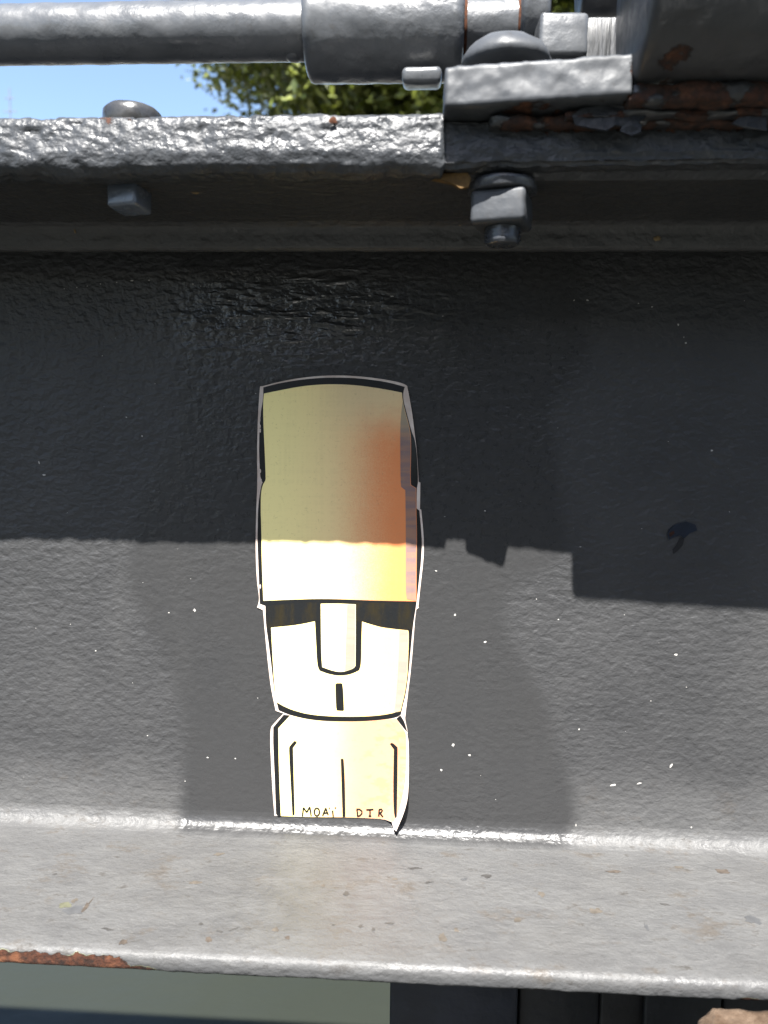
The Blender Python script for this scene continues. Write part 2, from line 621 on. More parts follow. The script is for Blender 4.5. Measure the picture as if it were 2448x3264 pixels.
# right bolt, through bracket
br = P(1612, 160, 0.072)
bm = place(lathe([(0.0138, 0.0), (0.0150, 0.0012), (0.0148, 0.003), (0.0128, 0.0062), (0.0092, 0.0086), (0.005, 0.0097), (0.0005, 0.0100)], 40, 0.0005, 9.0), T((br.x, -0.074, P(1620, 128, .074).z-0.0100)))
b2 = bm_obj('bolt', bm, M_BRK, beam)
attr(b2, 'rust', [0.08]*len(b2.data.vertices))
b2['label'] = 'large domed bolt head on the bracket plate'
nb = place(box_bm(0.0180, 0.0180, 0.0108, 0.0016, 2, 0.0004, 5.0), T((br.x-0.0002, -0.0757, 0.0765)) @ RZ(-16))
nut2 = bm_obj('nut', nb, M_BRK, b2)
attr(nut2, 'rust', [0.12 if v.co.z > 0.079 else 0.0 for v in nut2.data.vertices])
wz = place(lathe([(0.0110, 0.0008), (0.0116, 0.0014), (0.0116, 0.0034), (0.0118, 0.0042)], 36, 0.0004, 4.0), T((br.x-0.0002, -0.0755, 0.0812)))
bm_obj('washer', wz, M_DARKBOLT, b2)
be = place(lathe([(0.0048, -0.0085), (0.0056, -0.0080)]+[(0.0062 if q % 2 else 0.0055, -0.0076+0.0006*q) for q in range(18)]+[(0.006, 0.004)], 28, 0.0002, 4.0), T((br.x+0.0002, -0.0755, 0.0740)))
bm_obj('bolt_end', be, M_DARKBOLT, b2)


# small flakes, specks and chips of the beam
def blob(bm, c, rx, rz, th, seed, ang=0.0, seg=9):
    ctr = bm.verts.new(c+Vector((0, -th, 0)))
    ring = []
    for s in range(seg):
        a = 2*math.pi*s/seg
        k = 0.8+0.5*noise.noise((math.cos(a)*1.5+seed*3.7, math.sin(a)*1.5, seed))
        lx, lz = rx*k*math.cos(a), rz*k*math.sin(a)
        ring.append(bm.verts.new(c+Vector((lx*math.cos(ang)-lz*math.sin(ang), 0, lx*math.sin(ang)+lz*math.cos(ang)))))
    for s in range(seg):
        bm.faces.new((ctr, ring[s], ring[(s+1) % seg]))


M_SPECK = flat('pale_speck', (0.26, 0.25, 0.235), 0.6, 0.4)
SPECKS = [(125, 1475, 4, 7, .3), (141, 1514, 9, 4, 0), (403, 1330, 4, 3, 0), (453, 1390, 4, 4, 0), (320, 905, 4, 2.5, 0), (372, 900, 3, 2, 0), (420, 895, 9, 2.5, .1),
          (475, 893, 4, 3, 0), (205, 920, 2.5, 2, 0), (245, 916, 3, 2, 0), (278, 912, 3, 2, 0), (615, 905, 4, 3, 0), (640, 912, 3, 2, 0), (754, 1006, 5, 3, .5), (823, 1150, 3, 3, 0), (962, 946, 3, 2, 0),
          (1030, 943, 9, 3, 0), (1178, 942, 6, 3, 0), (1250, 944, 8, 3, 0), (1412, 1008, 3, 3, 0), (1830, 957, 4, 3, 0), (1873, 957, 6, 3, 0), (2035, 967, 3, 2, 0), (2078, 978, 5, 3, 0),
          (2162, 1035, 4, 5, 0), (2180, 1075, 3, 3, 0), (2186, 1093, 5, 5, 0), (2269, 1436, 6, 5, 0), (1546, 1628, 4, 4, 0), (1850, 1743, 5, 2, 0),
          (620, 1945, 7, 8, .4), (305, 2075, 4, 4, 0), (1450, 1960, 5, 5, 0), (1547, 2046, 7, 5, .3), (1390, 1820, 6, 3, -.4), (2154, 2087, 7, 6, 0), (1444, 2375, 7, 8, 0),
          (1497, 2407, 7, 5, 0), (1407, 2455, 6, 6, 0), (1846, 2325, 4, 5, 0), (1953, 2503, 16, 6, .25), (2038, 2497, 13, 4, .3), (2140, 2440, 5, 11, -.6), (662, 2415, 6, 4, 0), (750, 2418, 5, 4, 0),
          (2204, 2637, 4, 4, 0), (1836, 2630, 3, 9, 0), (590, 2490, 4, 3, 0), (1110, 2180, 4, 2, 0), (470, 2345, 4, 3, 0), (538, 1953, 4, 3, 0), (1710, 1910, 3, 3, 0), (1780, 1975, 4, 3, 0), (1990, 1960, 3, 2, 0)]
bm = bmesh.new()
for n_, (a, b, rx, rz, an) in enumerate(SPECKS):
    p = P(a, b, 0.00012)
    k = DIST/FPX
    blob(bm, p, rx*k*0.8, rz*k*0.8, 0.00012, n_*1.3, an)
for n_ in range(55):
    p = P(random.uniform(20, 2430), random.uniform(880, 2560), 0.00012)
    r = random.uniform(0.6, 1.7)*DIST/FPX
    blob(bm, p, r*random.uniform(.8, 1.8), r, 0.00008, 50+n_, 0, 6)
bm_obj('paint_speck', bm, M_SPECK, beam, kind='stuff')

M_TAN = flat('tan_dirt', (0.16, 0.115, 0.06), 0.85, 0.2, 300, 0.5)
for (a, b, rx, rz, dd, an) in ((625, 612, 38, 12, .0705, 0.05), (785, 795, 9, 14, .0025, .4), (957, 688, 7, 6, .038, 0), (240, 738, 4, 9, .036, .3), (2092, 762, 13, 9, .036, 0),
                           (1465, 715, 10, 6, .037, 0)):
    p = P(a, b, dd)
    if b == 612:
        bm = bmesh.new()
        blob(bm, Vector((0, 0, 0)), rx*.28/FPX, .0035, 0.0004, 3.3, 0, 12)
        place(bm, T((p.x, p.y, p.z-0.0002)) @ RX(90))
    else:
        bm = bmesh.new()
        blob(bm, p+Vector((0, -0.0004, 0)), rx*.33/FPX, rz*.33/FPX, 0.0006, a*.01, an, 10)
    bm_obj('dirt_fleck', bm, M_TAN, beam)

# stains, chips and scratches on the dusty ledge
def on_ledge(px, py):
    v = fw + rt*((px-CX)/FPX) - up*((py-CY)/FPX)
    t = -0.1827/v.z
    return Vector((v.x*t, -DIST+v.y*t, -0.1827))


M_CHIPS = {'brown': flat('rusty_stain', (0.052, 0.042, 0.034), 0.8, 0.2, 500, 0.5), 'tan': flat('tan_stain', (0.066, 0.057, 0.047), 0.8, 0.2, 400, 0.4),
           'yellow': flat('yellow_primer', (0.070, 0.070, 0.046), 0.7, 0.2, 400, 0.3), 'dark': flat('dark_chip', (0.036, 0.0345, 0.033), 0.6, 0.3, 500, 0.4),
           'grey': flat('bare_grey_paint', (0.050, 0.051, 0.053), 0.4, 0.3, 300, 0.2)}
CHIPS = [(240, 2898, 40, 12, 'grey', .05), (206, 2882, 24, 8, 'yellow', .1), (277, 2884, 8, 22, 'brown', 0), (237, 2868, 10, 8, 'tan', 0), (20, 2620, 18, 22, 'tan', 0), (110, 2618, 6, 4, 'tan', 0), (395, 2998, 14, 9, 'brown', 0),
         (1103, 2846, 12, 7, 'dark', 0), (1553, 2790, 20, 6, 'dark', .2), (1955, 2776, 34, 5, 'brown', .05), (2165, 2762, 20, 4, 'tan', 0), (2300, 2775, 26, 8, 'brown', 0), (1728, 2850, 13, 9, 'tan', .4),
         (1410, 2985, 16, 15, 'tan', 0), (1455, 2962, 9, 7, 'tan', .2), (665, 2992, 12, 9, 'brown', .5), (745, 2958, 22, 2, 'dark', .6), (700, 2966, 14, 2, 'dark', -.2), (640, 2942, 8, 4, 'dark', 0), (340, 2958, 20, 3, 'dark', -.2),
         (1150, 2950, 10, 5, 'dark', .2), (1190, 2960, 7, 4, 'dark', 0), (1062, 2945, 5, 3, 'dark', 0), (880, 2960, 12, 9, 'tan', 0), (915, 2985, 9, 6, 'brown', 0), (1240, 2940, 18, 3, 'dark', .1), (1030, 2820, 9, 5, 'tan', .2),
         (1900, 2900, 22, 10, 'tan', 0), (1650, 2930, 16, 6, 'tan', .3), (2060, 2950, 7, 12, 'grey', 0), (2400, 2930, 26, 12, 'grey', .2), (560, 2660, 10, 4, 'tan', .1), (620, 2810, 26, 5, 'tan', .1), (700, 2720, 20, 6, 'tan', .2), (175, 2784, 8, 3, 'dark', .8),
         (2120, 2880, 16, 3, 'dark', -.2), (1480, 2800, 14, 4, 'grey', .3), (1320, 2765, 24, 4, 'dark', .1), (1365, 2810, 18, 3, 'dark', .3), (1260, 2800, 12, 4, 'tan', 0)]
for n_, (a, b, rx, rz, c_, an) in enumerate(CHIPS):
    p = on_ledge(a, b)
    k_ = (p-Vector((0, -DIST, 0))).length/FPX
    bm = bmesh.new()
    ctr = bm.verts.new((0, 0, 0.00006))
    ring = []
    for q in range(14):
        t_ = 2*math.pi*q/14
        kk_ = 0.75+0.7*noise.noise((math.cos(t_)*1.6+n_*3.1, math.sin(t_)*1.6, n_))
        lx, ly = rx*k_*kk_*math.cos(t_), rz*1.75*k_*kk_*math.sin(t_)
        ring.append(bm.verts.new((lx*math.cos(an)-ly*math.sin(an), lx*math.sin(an)+ly*math.cos(an), 0)))
    for q in range(14):
        bm.faces.new((ctr, ring[q], ring[(q+1) % 14]))
    # rest on the slightly uneven ledge
    d_ = -p.y*100
    zt_ = -18.305-(d_-1.3)*0.0021
    hh_ = 0.012*noise.noise((p.x*70, d_*0.9, 3))+0.006*noise.noise((p.x*240, d_*2.9, 8))
    place(bm, T((p.x, p.y, (zt_+hh_)*CM+0.00009)))
    bm_obj('stain' if c_ in ('brown', 'tan') else 'paint_chip', bm, M_CHIPS[c_], beam)

# blistered paint flake with its torn dark tongue, right of the sticker
M_BLUE = flat('dark_blue_paint', (0.006, 0.010, 0.018), 0.45, 0.2, 200, 0.3)
M_HOLE = flat('bare_dark_steel', (0.006, 0.006, 0.007), 0.6, 0.2)


def plate_px(name, pts, d, th, mat, parent, curl=0.0):
    """thin plate whose outline is given in photo pixels, lying d in front of the web"""
    bm = bmesh.new()
    front = [bm.verts.new(P(a, b, d)+Vector((0, -th-curl*noise.noise((a*.05, b*.05, 0)), 0))) for a, b in pts]
    back = [bm.verts.new(P(a, b, d)) for a, b in pts]
    n = len(pts)
    bm.faces.new(front)
    for i in range(n):
        bm.faces.new((front[i], back[i], back[(i+1) % n], front[(i+1) % n]))
    bmesh.ops.recalc_face_normals(bm, faces=bm.faces[:])
    return bm_obj(name, bm, mat, parent, smooth=False)


fl = plate_px('paint_flake', [(2130, 1690), (2150, 1672), (2185, 1662), (2215, 1672), (2222, 1690), (2196, 1700), (2180, 1716), (2166, 1706), (2148, 1712), (2132, 1720), (2126, 1706)], 0.0002, 0.0006, M_BLUE, beam, 0.0004)
plate_px('torn_paint', [(2166, 1714), (2182, 1712), (2176, 1738), (2160, 1756), (2146, 1766), (2143, 1752), (2154, 1738)], 0.0002, 0.00012, M_HOLE, beam)
plate_px('rust_spot', [(2132, 1700), (2148, 1692), (2150, 1700), (2136, 1712)], 0.0009, 0.00015, M_RUST, beam)
# orange rust spot on the top edge
pr = P(1062, 385, .0915)
bm = bmesh.new()
blob(bm, pr+Vector((0, -0.0006, 0)), 0.0018, 0.0013, 0.0006, 2.2, 0, 9)
M_ORANGE = flat('fresh_rust', (0.060, 0.021, 0.009), 0.9, 0.2, 700, 0.6)
bm_obj('rust_spot', bm, M_ORANGE, beam)
# brown splinter stuck under the top flange beside the big nut
plate_px('wood_splinter', [(1300, 552), (1400, 552), (1490, 558), (1500, 575), (1492, 600), (1468, 606), (1440, 590), (1380, 578), (1330, 566)], 0.083, 0.002, flat('splinter', (0.10, 0.058, 0.02), 0.8, 0.2, 400, 0.5), beam, 0.001)

# ------------------------------------------------------------------ sticker
st = empty('paper_sticker', 'cut out paper sticker of a long faced stone head pasted on the beam', 'sticker', (P(1080, 1900, 0).x, 0, P(1080, 1900, 0).z))
SO = st.location.copy()


def c5(l):
    return [(780+a/2.765, 1160+b/2.765) for a, b in l]


def c6(l):
    return [(780+a/2.765, 1900+b/2.765) for a, b in l]


def lift(px, py):
    """how far the paper stands off the web (m): curled right hem and loose edges"""
    z = 0.0
    hz = -17.4*CM-P(px, py, 0).z
    if hz > 0:      # follows the rounded foot of the web
        q = min(1.0, hz/0.009)
        z += 0.009*(1-math.sqrt(1-q*q))*1.15
    # lower right corner curls towards the viewer
    t = ((px-1262)*0.95+(py-2470)*0.32)/42.0
    if t > 0 and py > 2380:
        z += 0.0030*t*t*sstep(2390, 2520, py)
    # upper right edge stands slightly proud
    t = (px-1283)/30.0
    if t > 0 and py < 1560:
        z += 0.0007*min(1.5, t)**2*sstep(1560, 1420, py)
    t = (836-px)/18.0
    if t > 0:
        z += 0.0004*min(1.4, t)**2
    z += 0.00010*noise.noise((px*.006, py*.006, 3))
    return z


def smooth_poly(pts, step=9.0):
    out = []
    n = len(pts)
    for i in range(n):
        a, b = pts[i], pts[(i+1) % n]
        L = math.hypot(b[0]-a[0], b[1]-a[1])
        k = max(1, int(L/step))
        for j in range(k):
            t = j/k
            out.append((a[0]+(b[0]-a[0])*t, a[1]+(b[1]-a[1])*t))
    return out


def chaikin(pts, keep=0.8):
    """round gentle corners, keep sharp ones"""
    out = []
    n = len(pts)
    for i in range(n):
        p0, p1, p2 = Vector(pts[i-1]), Vector(pts[i]), Vector(pts[(i+1) % n])
        a, b = (p1-p0), (p2-p1)
        if a.length < 1e-6 or b.length < 1e-6:
            continue
        if a.normalized().dot(b.normalized()) > keep:
            out.append(tuple(p1-a*0.25))
            out.append(tuple(p1+b*0.25))
        else:
            out.append(tuple(p1))
    return out


def sheet(name, pts, lvl, mat, parent, thick=False, grid=16.0):
    pts = chaikin(chaikin(pts))
    pts = smooth_poly(pts)
    n = len(pts)
    vs = [Vector(p) for p in pts]
    xa, xb = min(p[0] for p in pts), max(p[0] for p in pts)
    ya, yb = min(p[1] for p in pts), max(p[1] for p in pts)
    gx = xa+grid/2
    while gx < xb:
        gy = ya+grid/2
        while gy < yb:
            if inpoly(gx, gy, pts):
                vs.append(Vector((gx, gy)))
            gy += grid
        gx += grid
    r = delaunay_2d_cdt(vs, [], [list(range(n))], 1, 1e-4)
    v2, f2 = r[0], r[2]
    base = 0.00042+lvl*0.00007
    co = []
    for v in v2:
        p = P(v[0], v[1], 0)
        co.append((p.x-SO.x, -(base+lift(v[0], v[1])), p.z-SO.z))
    fs = []
    for f in f2:
        a, b, c = [Vector(co[i]) for i in f[:3]]
        nrm = (b-a).cross(c-a)
        fs.append(tuple(f) if nrm.y < 0 else tuple(reversed(f)))
    if thick:
        K = len(co)
        back = [(a, b+0.00030, c) for a, b, c in co]
        cnt = {}
        for f in fs:
            for i in range(len(f)):
                e = (f[i], f[(i+1) % len(f)])
                cnt[e] = cnt.get(e, 0)+1
        bd = [e for e in cnt if (e[1], e[0]) not in cnt]
        fb = [tuple(reversed([i+K for i in f])) for f in fs]
        fs = fs+fb+[(b, a, a+K, b+K) for a, b in bd]
        co = co+back
    return mesh_obj(name, co, fs, mat, parent, smooth=False)


PAPER = c5([(138, 198), (165, 196), (300, 158), (530, 117), (760, 100), (1000, 107), (1250, 138), (1400, 172), (1432, 195), (1445, 260), (1475, 420), (1500, 620), (1522, 800), (1533, 1040),
            (1548, 1045), (1545, 1280), (1556, 1285), (1575, 1480), (1581, 1600), (1573, 1750), (1555, 1900), (1530, 2140)]) + \
    c6([(1535, 100), (1512, 118), (1500, 200), (1490, 350), (1470, 600), (1440, 850), (1415, 1055), (1413, 1085), (1437, 1190), (1432, 1225), (1447, 1280), (1447, 1690), (1425, 1800), (1385, 1915), (1340, 2015), (1318, 2010), (1300, 1970),
        (1200, 1960), (880, 1945), (600, 1945), (265, 1932), (252, 1800), (235, 1500), (230, 1380), (226, 1250), (230, 1160), (250, 1130), (345, 1032), (275, 1008), (230, 800), (192, 450), (163, 122), (112, 96), (125, 60)]) + \
    c5([(130, 2050), (108, 1900), (99, 1600), (104, 1300), (116, 1020), (111, 800), (116, 550), (128, 300)])
INK_HEAD = c5([(166, 207), (300, 171), (530, 134), (760, 119), (1000, 126), (1250, 158), (1412, 203), (1394, 262), (1400, 330), (1425, 420), (1468, 590), (1500, 665), (1519, 800), (1529, 1035), (1522, 1076),
               (1517, 1095), (1515, 1272), (1540, 1292), (1557, 1480), (1563, 1600), (1554, 1750), (1538, 1900), (1514, 2110)]) + \
    c6([(1500, 150), (1480, 290), (1468, 420), (1448, 650), (1440, 720), (1420, 860), (1395, 960), (1383, 1012), (1378, 1040), (1330, 1072), (1100, 1098), (850, 1103), (600, 1092), (400, 1047), (300, 1003), (284, 935), (264, 850), (240, 640), (213, 420), (188, 250), (183, 84), (135, 66)]) + \
    c5([(133, 2060), (124, 1800), (116, 1600), (117, 1450), (121, 1250), (139, 1120), (150, 1062), (160, 1046), (138, 1000), (129, 800), (131, 600), (142, 430), (163, 320), (166, 250)])
FILL_HEAD = c5([(172, 262), (400, 215), (560, 190), (760, 177), (1000, 188), (1250, 226), (1386, 254), (1390, 310), (1415, 420), (1463, 590), (1468, 750), (1461, 1000), (1466, 1066), (1512, 1094), (1512, 1272), (1519, 1500), (1514, 1800), (1513, 2090),
                (1200, 2085), (760, 2067), (500, 2071), (167, 2085), (155, 1800), (150, 1500), (142, 1250), (148, 1110), (166, 1055), (187, 1025), (187, 990), (180, 800), (168, 550), (164, 350)])
STRIP_HEAD = c5([(1392, 330), (1380, 430), (1370, 560), (1373, 1000), (1378, 1082), (1416, 1112), (1421, 1500), (1420, 2000), (1430, 2070), (1509, 2086), (1510, 1800), (1515, 1500), (1508, 1272), (1508, 1096), (1462, 1068), (1457, 1000), (1464, 750), (1459, 590), (1412, 422)])
FACE = c6([(235, 275), (430, 257), (540, 238), (620, 220), (630, 400), (640, 610), (662, 655), (750, 688), (850, 701), (940, 686), (1010, 652), (1028, 600), (1030, 400), (1036, 222), (1100, 243), (1200, 272), (1300, 286), (1440, 300), (1447, 330), (1441, 520), (1436, 680), (1412, 850), (1385, 960), (1374, 1010),
           (1250, 1040), (1100, 1056), (850, 1060), (600, 1045), (450, 1010), (350, 970), (284, 930), (266, 820), (246, 500)])
FACE_STRIP = c6([(1366, 296), (1436, 303), (1437, 520), (1430, 680), (1406, 850), (1380, 960), (1370, 1006), (1318, 1024), (1335, 900), (1352, 650), (1360, 480)])
NOSE = c6([(672, 65), (800, 62), (980, 70), (980, 400), (977, 612), (955, 638), (860, 668), (780, 657), (685, 622), (676, 500)])
NOSE_STRIP = c6([(904, 70), (976, 72), (976, 400), (973, 610), (945, 637), (885, 656), (893, 400)])
MOUTH = c6([(800, 775), (812, 763), (855, 763), (868, 780), (877, 1000), (870, 1008), (815, 1005), (806, 990)])
BODY = c6([(298, 1160), (402, 1049), (600, 1094), (850, 1104), (1100, 1099), (1332, 1074), (1418, 1192), (1424, 1240), (1424, 1600), (1400, 1700), (1380, 1800), (1330, 1940), (1306, 1966), (1200, 1956), (880, 1942), (600, 1942), (322, 1932), (318, 1880), (303, 1500)])
BODY_STRIP = c6([(1275, 1084), (1332, 1076), (1416, 1194), (1421, 1240), (1421, 1600), (1396, 1700), (1376, 1800), (1345, 1890), (1366, 1600), (1372, 1350), (1350, 1210), (1310, 1130)])
INK_LEFT = c6([(345, 1042), (402, 1047), (298, 1160), (303, 1500), (318, 1880), (322, 1933), (300, 1938), (278, 1915), (262, 1500), (252, 1300), (254, 1152)])
INK_NECK = c6([(1338, 1074), (1372, 1046), (1408, 1100), (1433, 1192), (1405, 1160)])
ARM_LEFT = c6([(438, 1272), (460, 1276), (460, 1290), (428, 1332), (432, 1500), (443, 1920), (422, 1932), (410, 1700), (399, 1500), (391, 1337), (397, 1318)])
MID = c6([(848, 1432), (860, 1426), (873, 1434), (884, 1600), (889, 1940), (864, 1940), (853, 1600)])
ARM_RIGHT = c6([(1280, 1298), (1294, 1288), (1312, 1293), (1348, 1328), (1347, 1600), (1343, 1914), (1330, 1926), (1316, 1900), (1308, 1700), (1315, 1345)])


def print_mat(name, kind):
    """printed colour; object space of the sticker (x across, z up) in metres"""
    k = N(name)
    c = k.n('ShaderNodeTexCoord')
    sx = k.n('ShaderNodeSeparateXYZ')
    k.l(c.outputs['Object'], sx.inputs[0])
    X, Z = sx.outputs[0], sx.outputs[2]
    n1 = k.noise(75, 5, 0.65)
    n2 = k.noise(900, 3, 0.7)
    xw = k.math('ADD', X, k.math('MULTIPLY', k.math('SUBTRACT', n1, 0.5), 0.006))
    xw = k.math('ADD', xw, k.math('MULTIPLY', k.math('SUBTRACT', n2, 0.5), 0.004))
    e = lambda px: P(px, 1500, 0).x-SO.x
    ez = lambda py: P(1080, py, 0).z-SO.z
    cream, ochre, orange = (0.69, 0.59, 0.255), (0.60, 0.425, 0.215), (0.52, 0.17, 0.055)
    if kind == 'head':
        a = k.mix(k.ramp(xw, e(850), e(1180)), cream, ochre)
        xg = k.math('ADD', xw, k.math('MULTIPLY', k.math('SUBTRACT', k.noise(1500, 2, 0.8), 0.5), 0.016))
        ow = k.math('MULTIPLY', k.ramp(xg, e(1040), e(1275)), k.ramp(k.math('ADD', Z, k.math('MULTIPLY', n1, -.02)), ez(1230)-.012, ez(1430)-.012))
        a = k.mix(ow, a, orange)
        # grey airbrushed top edge
        gz = k.math('MULTIPLY', k.ramp(Z, ez(1420), ez(1230)), k.ramp(xw, e(960), e(1150)))
        a = k.mix(k.math('MULTIPLY', gz, 0.32), a, (0.33, 0.31, 0.2))
        col_ = a
    elif kind == 'face':
        col_ = k.mix(k.ramp(xw, e(1020), e(1250)), cream, (0.60, 0.42, 0.17))
    elif kind == 'body':
        a = k.mix(k.ramp(xw, e(930), e(1180)), cream, (0.47, 0.235, 0.120))
        col_ = k.mix(k.math('MULTIPLY', k.ramp(k.noise(170, 4, 0.6, (.7, 1, 1.2)), 0.50, 0.64), k.ramp(xw, e(1130), e(1200))), a, (0.47, 0.175, 0.095))
    elif kind == 'nose':
        col_ = (0.56, 0.49, 0.27)
    else:
        hz = k.n('ShaderNodeTexNoise')
        hz.inputs['Scale'].default_value = 420
        hz.inputs['Detail'].default_value = 4
        mp = k.coord((0.12, 0.0, 1.0))
        k.l(mp, hz.inputs['Vector'])
        t = k.ramp(hz.outputs[0], 0.38, 0.62)
        if kind == 'strip_head':
            col_ = k.mix(t, (0.14, 0.09, 0.085), (0.21, 0.11, 0.075))
            col_ = k.mix(k.ramp(Z, ez(1420), ez(1300)), col_, (0.24, 0.2, 0.13))
        elif kind == 'strip_body':
            col_ = k.mix(t, (0.34, 0.17, 0.085), (0.40, 0.22, 0.12))
        else:
            col_ = k.mix(t, (0.20, 0.155, 0.125), (0.24, 0.185, 0.14))
    if not isinstance(col_, tuple):
        col_ = k.mix(k.ramp(n2, 0.60, 0.74), col_, k.mix(0.62, (0.2, 0.16, 0.08), col_))
        wv_ = k.math('ADD', k.noise(700, 2, 0.5, (1, 1, 0.03)), k.noise(700, 2, 0.5, (0.03, 1, 1)))
        col_ = k.mix(k.math('MULTIPLY', k.ramp(wv_, 0.98, 1.25), 0.06), col_, (0.25, 0.2, 0.11))
    nb = k.bump(n2, 0.00002)
    return k.out(col_, 0.5, nb, 0.35)


k = N('white_paper')
M_PAPER = k.out(k.mix(k.ramp(k.noise(120, 4), 0.35, 0.7), (0.36, 0.29, 0.25), (0.46, 0.40, 0.36)), 0.6, None, 0.3)
k = N('black_ink')
inkn = k.ramp(k.noise(500, 5, 0.8, (1, 1, 0.3)), 0.50, 0.72)
M_INK = k.out(k.mix(inkn, (0.0045, 0.005, 0.0055), (0.0085, 0.007, 0.005)), 0.42, k.bump(k.noise(1200, 3), 0.00004), 0.25)
k = N('brow_ink')
inkn = k.ramp(k.noise(90, 5, 0.8, (1, 1, 0.25)), 0.42, 0.66)
M_BROW = k.out(k.mix(inkn, (0.0045, 0.005, 0.0055), (0.011, 0.0085, 0.0035)), 0.4, k.bump(k.noise(900, 3), 0.00006), 0.3)

paper = sheet('paper_backing', PAPER, 0, M_PAPER, st, thick=True)
sheet('ink_outline', INK_HEAD, 1, M_INK, st)
sheet('printed_forehead', FILL_HEAD, 2, print_mat('print_forehead', 'head'), st)
sheet('printed_shade_strip', STRIP_HEAD, 3, print_mat('print_strip_head', 'strip_head'), st)
BROW = c6([(186, 88), (500, 50), (1000, 52), (1503, 62), (1497, 150), (1478, 290), (1446, 298), (1440, 299), (1300, 284), (1200, 270), (1100, 241), (1036, 220), (620, 218), (540, 236), (430, 255), (235, 273), (215, 290), (198, 260)])
sheet('printed_brow', BROW, 2, M_BROW, st)
sheet('printed_face', FACE, 3, print_mat('print_face', 'face'), st)
sheet('printed_shade_strip', FACE_STRIP, 4, print_mat('print_strip_face', 'strip'), st)
sheet('printed_nose', NOSE, 4, print_mat('print_nose', 'nose'), st)
sheet('printed_shade_strip', NOSE_STRIP, 5, bpy.data.materials['print_strip_face'], st)
sheet('printed_mouth', MOUTH, 4, M_BROW, st)
sheet('printed_chest', BODY, 2, print_mat('print_chest', 'body'), st)
sheet('printed_shade_strip', BODY_STRIP, 3, print_mat('print_strip_body', 'strip_body'), st)
sheet('ink_outline', INK_LEFT, 3, M_INK, st)
sheet('ink_outline', INK_NECK, 4, M_INK, st)
for poly in (ARM_LEFT, MID, ARM_RIGHT):
    sheet('ink_line', poly, 4, M_INK, st)


# hand lettering
def stroke_poly(pts, wd):
    L, R = [], []
    n = len(pts)
    for i in range(n):
        a = Vector(pts[max(0, i-1)])
        b = Vector(pts[min(n-1, i+1)])
        t = (b-a).normalized()
        nr = Vector((-t.y, t.x))*wd*0.5
        p = Vector(pts[i])
        L.append(tuple(p+nr))
        R.append(tuple(p-nr))
    return L+R[::-1]


def letter(strokes, wd=13.5):
    co, fs = [], []
    for s in strokes:
        px = c6(s)
        poly = stroke_poly(px, wd/2.765)
        n = len(poly)
        b = len(co)
        for q in poly:
            p = P(q[0], q[1], 0)
            co.append((p.x-SO.x, -(0.00042+6*0.00007+lift(*q)), p.z-SO.z))
        h = n//2
        for i in range(h-1):
            f = (b+i, b+i+1, b+n-2-i, b+n-1-i)
            a_, b_, c_ = [Vector(co[v]) for v in f[:3]]
            fs.append(f if (b_-a_).cross(c_-a_).y < 0 else f[::-1])
    return mesh_obj('printed_letter', co, fs, M_INK, st, smooth=False)


def arc(cx, cy, rx, ry, a0, a1, n=10):
    return [(cx+rx*math.cos(math.radians(a0+(a1-a0)*i/n)), cy+ry*math.sin(math.radians(a0+(a1-a0)*i/n))) for i in range(n+1)]


letter([[(511, 1932), (516, 1890), (520, 1855)], [(520, 1855), (548, 1898)], [(548, 1898), (576, 1850)], [(576, 1850), (582, 1890), (588, 1932)]])
letter([arc(638, 1895, 23, 34, -80, 280, 16)])
letter([[(688, 1930), (702, 1895), (716, 1860)], [(716, 1860), (728, 1895), (738, 1922)], [(698, 1906), (730, 1902)]])
letter([[(776, 1882), (779, 1910), (782, 1936)], [(744, 1862), (753, 1863)], [(796, 1858), (806, 1860)]])
letter([[(990, 1872), (994, 1900), (996, 1932)], [(986, 1870), (1015, 1872), (1034, 1888), (1034, 1908), (1016, 1928), (992, 1933)]])
letter([[(1072, 1876), (1100, 1875), (1136, 1872)], [(1104, 1876), (1106, 1900), (1104, 1932)], [(1092, 1932), (1118, 1932)]])
letter([[(1182, 1934), (1184, 1905), (1186, 1874)], [(1184, 1874), (1206, 1870), (1214, 1882), (1204, 1898), (1184, 1904)], [(1192, 1904), (1206, 1922), (1220, 1940)]])

# ------------------------------------------------------------------ mounting bracket
brk = empty('mounting_bracket', 'heavy rusty steel bracket with flat plate and round barrel bolted onto the beam', 'bracket', (P(1700, 300, .1).x, -0.06, 0.103))
BO = brk.location.copy()


def bput(bm):
    return place(bm, T(-BO))


# plate: front edge runs slightly out towards the right
pl = bmesh.new()
A = P(1416, 320, .1015)
xl, xr = A.x, P(2035, 280, .108).x
nx, ny, nz = 70, 24, 9
zb, zt = 0.1010, 0.1132


def plate_pt(u, v, s):
    x_ = xl+(xr-xl)*u
    front = -(0.0984+0.0046*u)
    y_ = front+(0.02-front)*v
    return Vector((x_, y_, zb+(zt-zb)*s+0.0012*u))


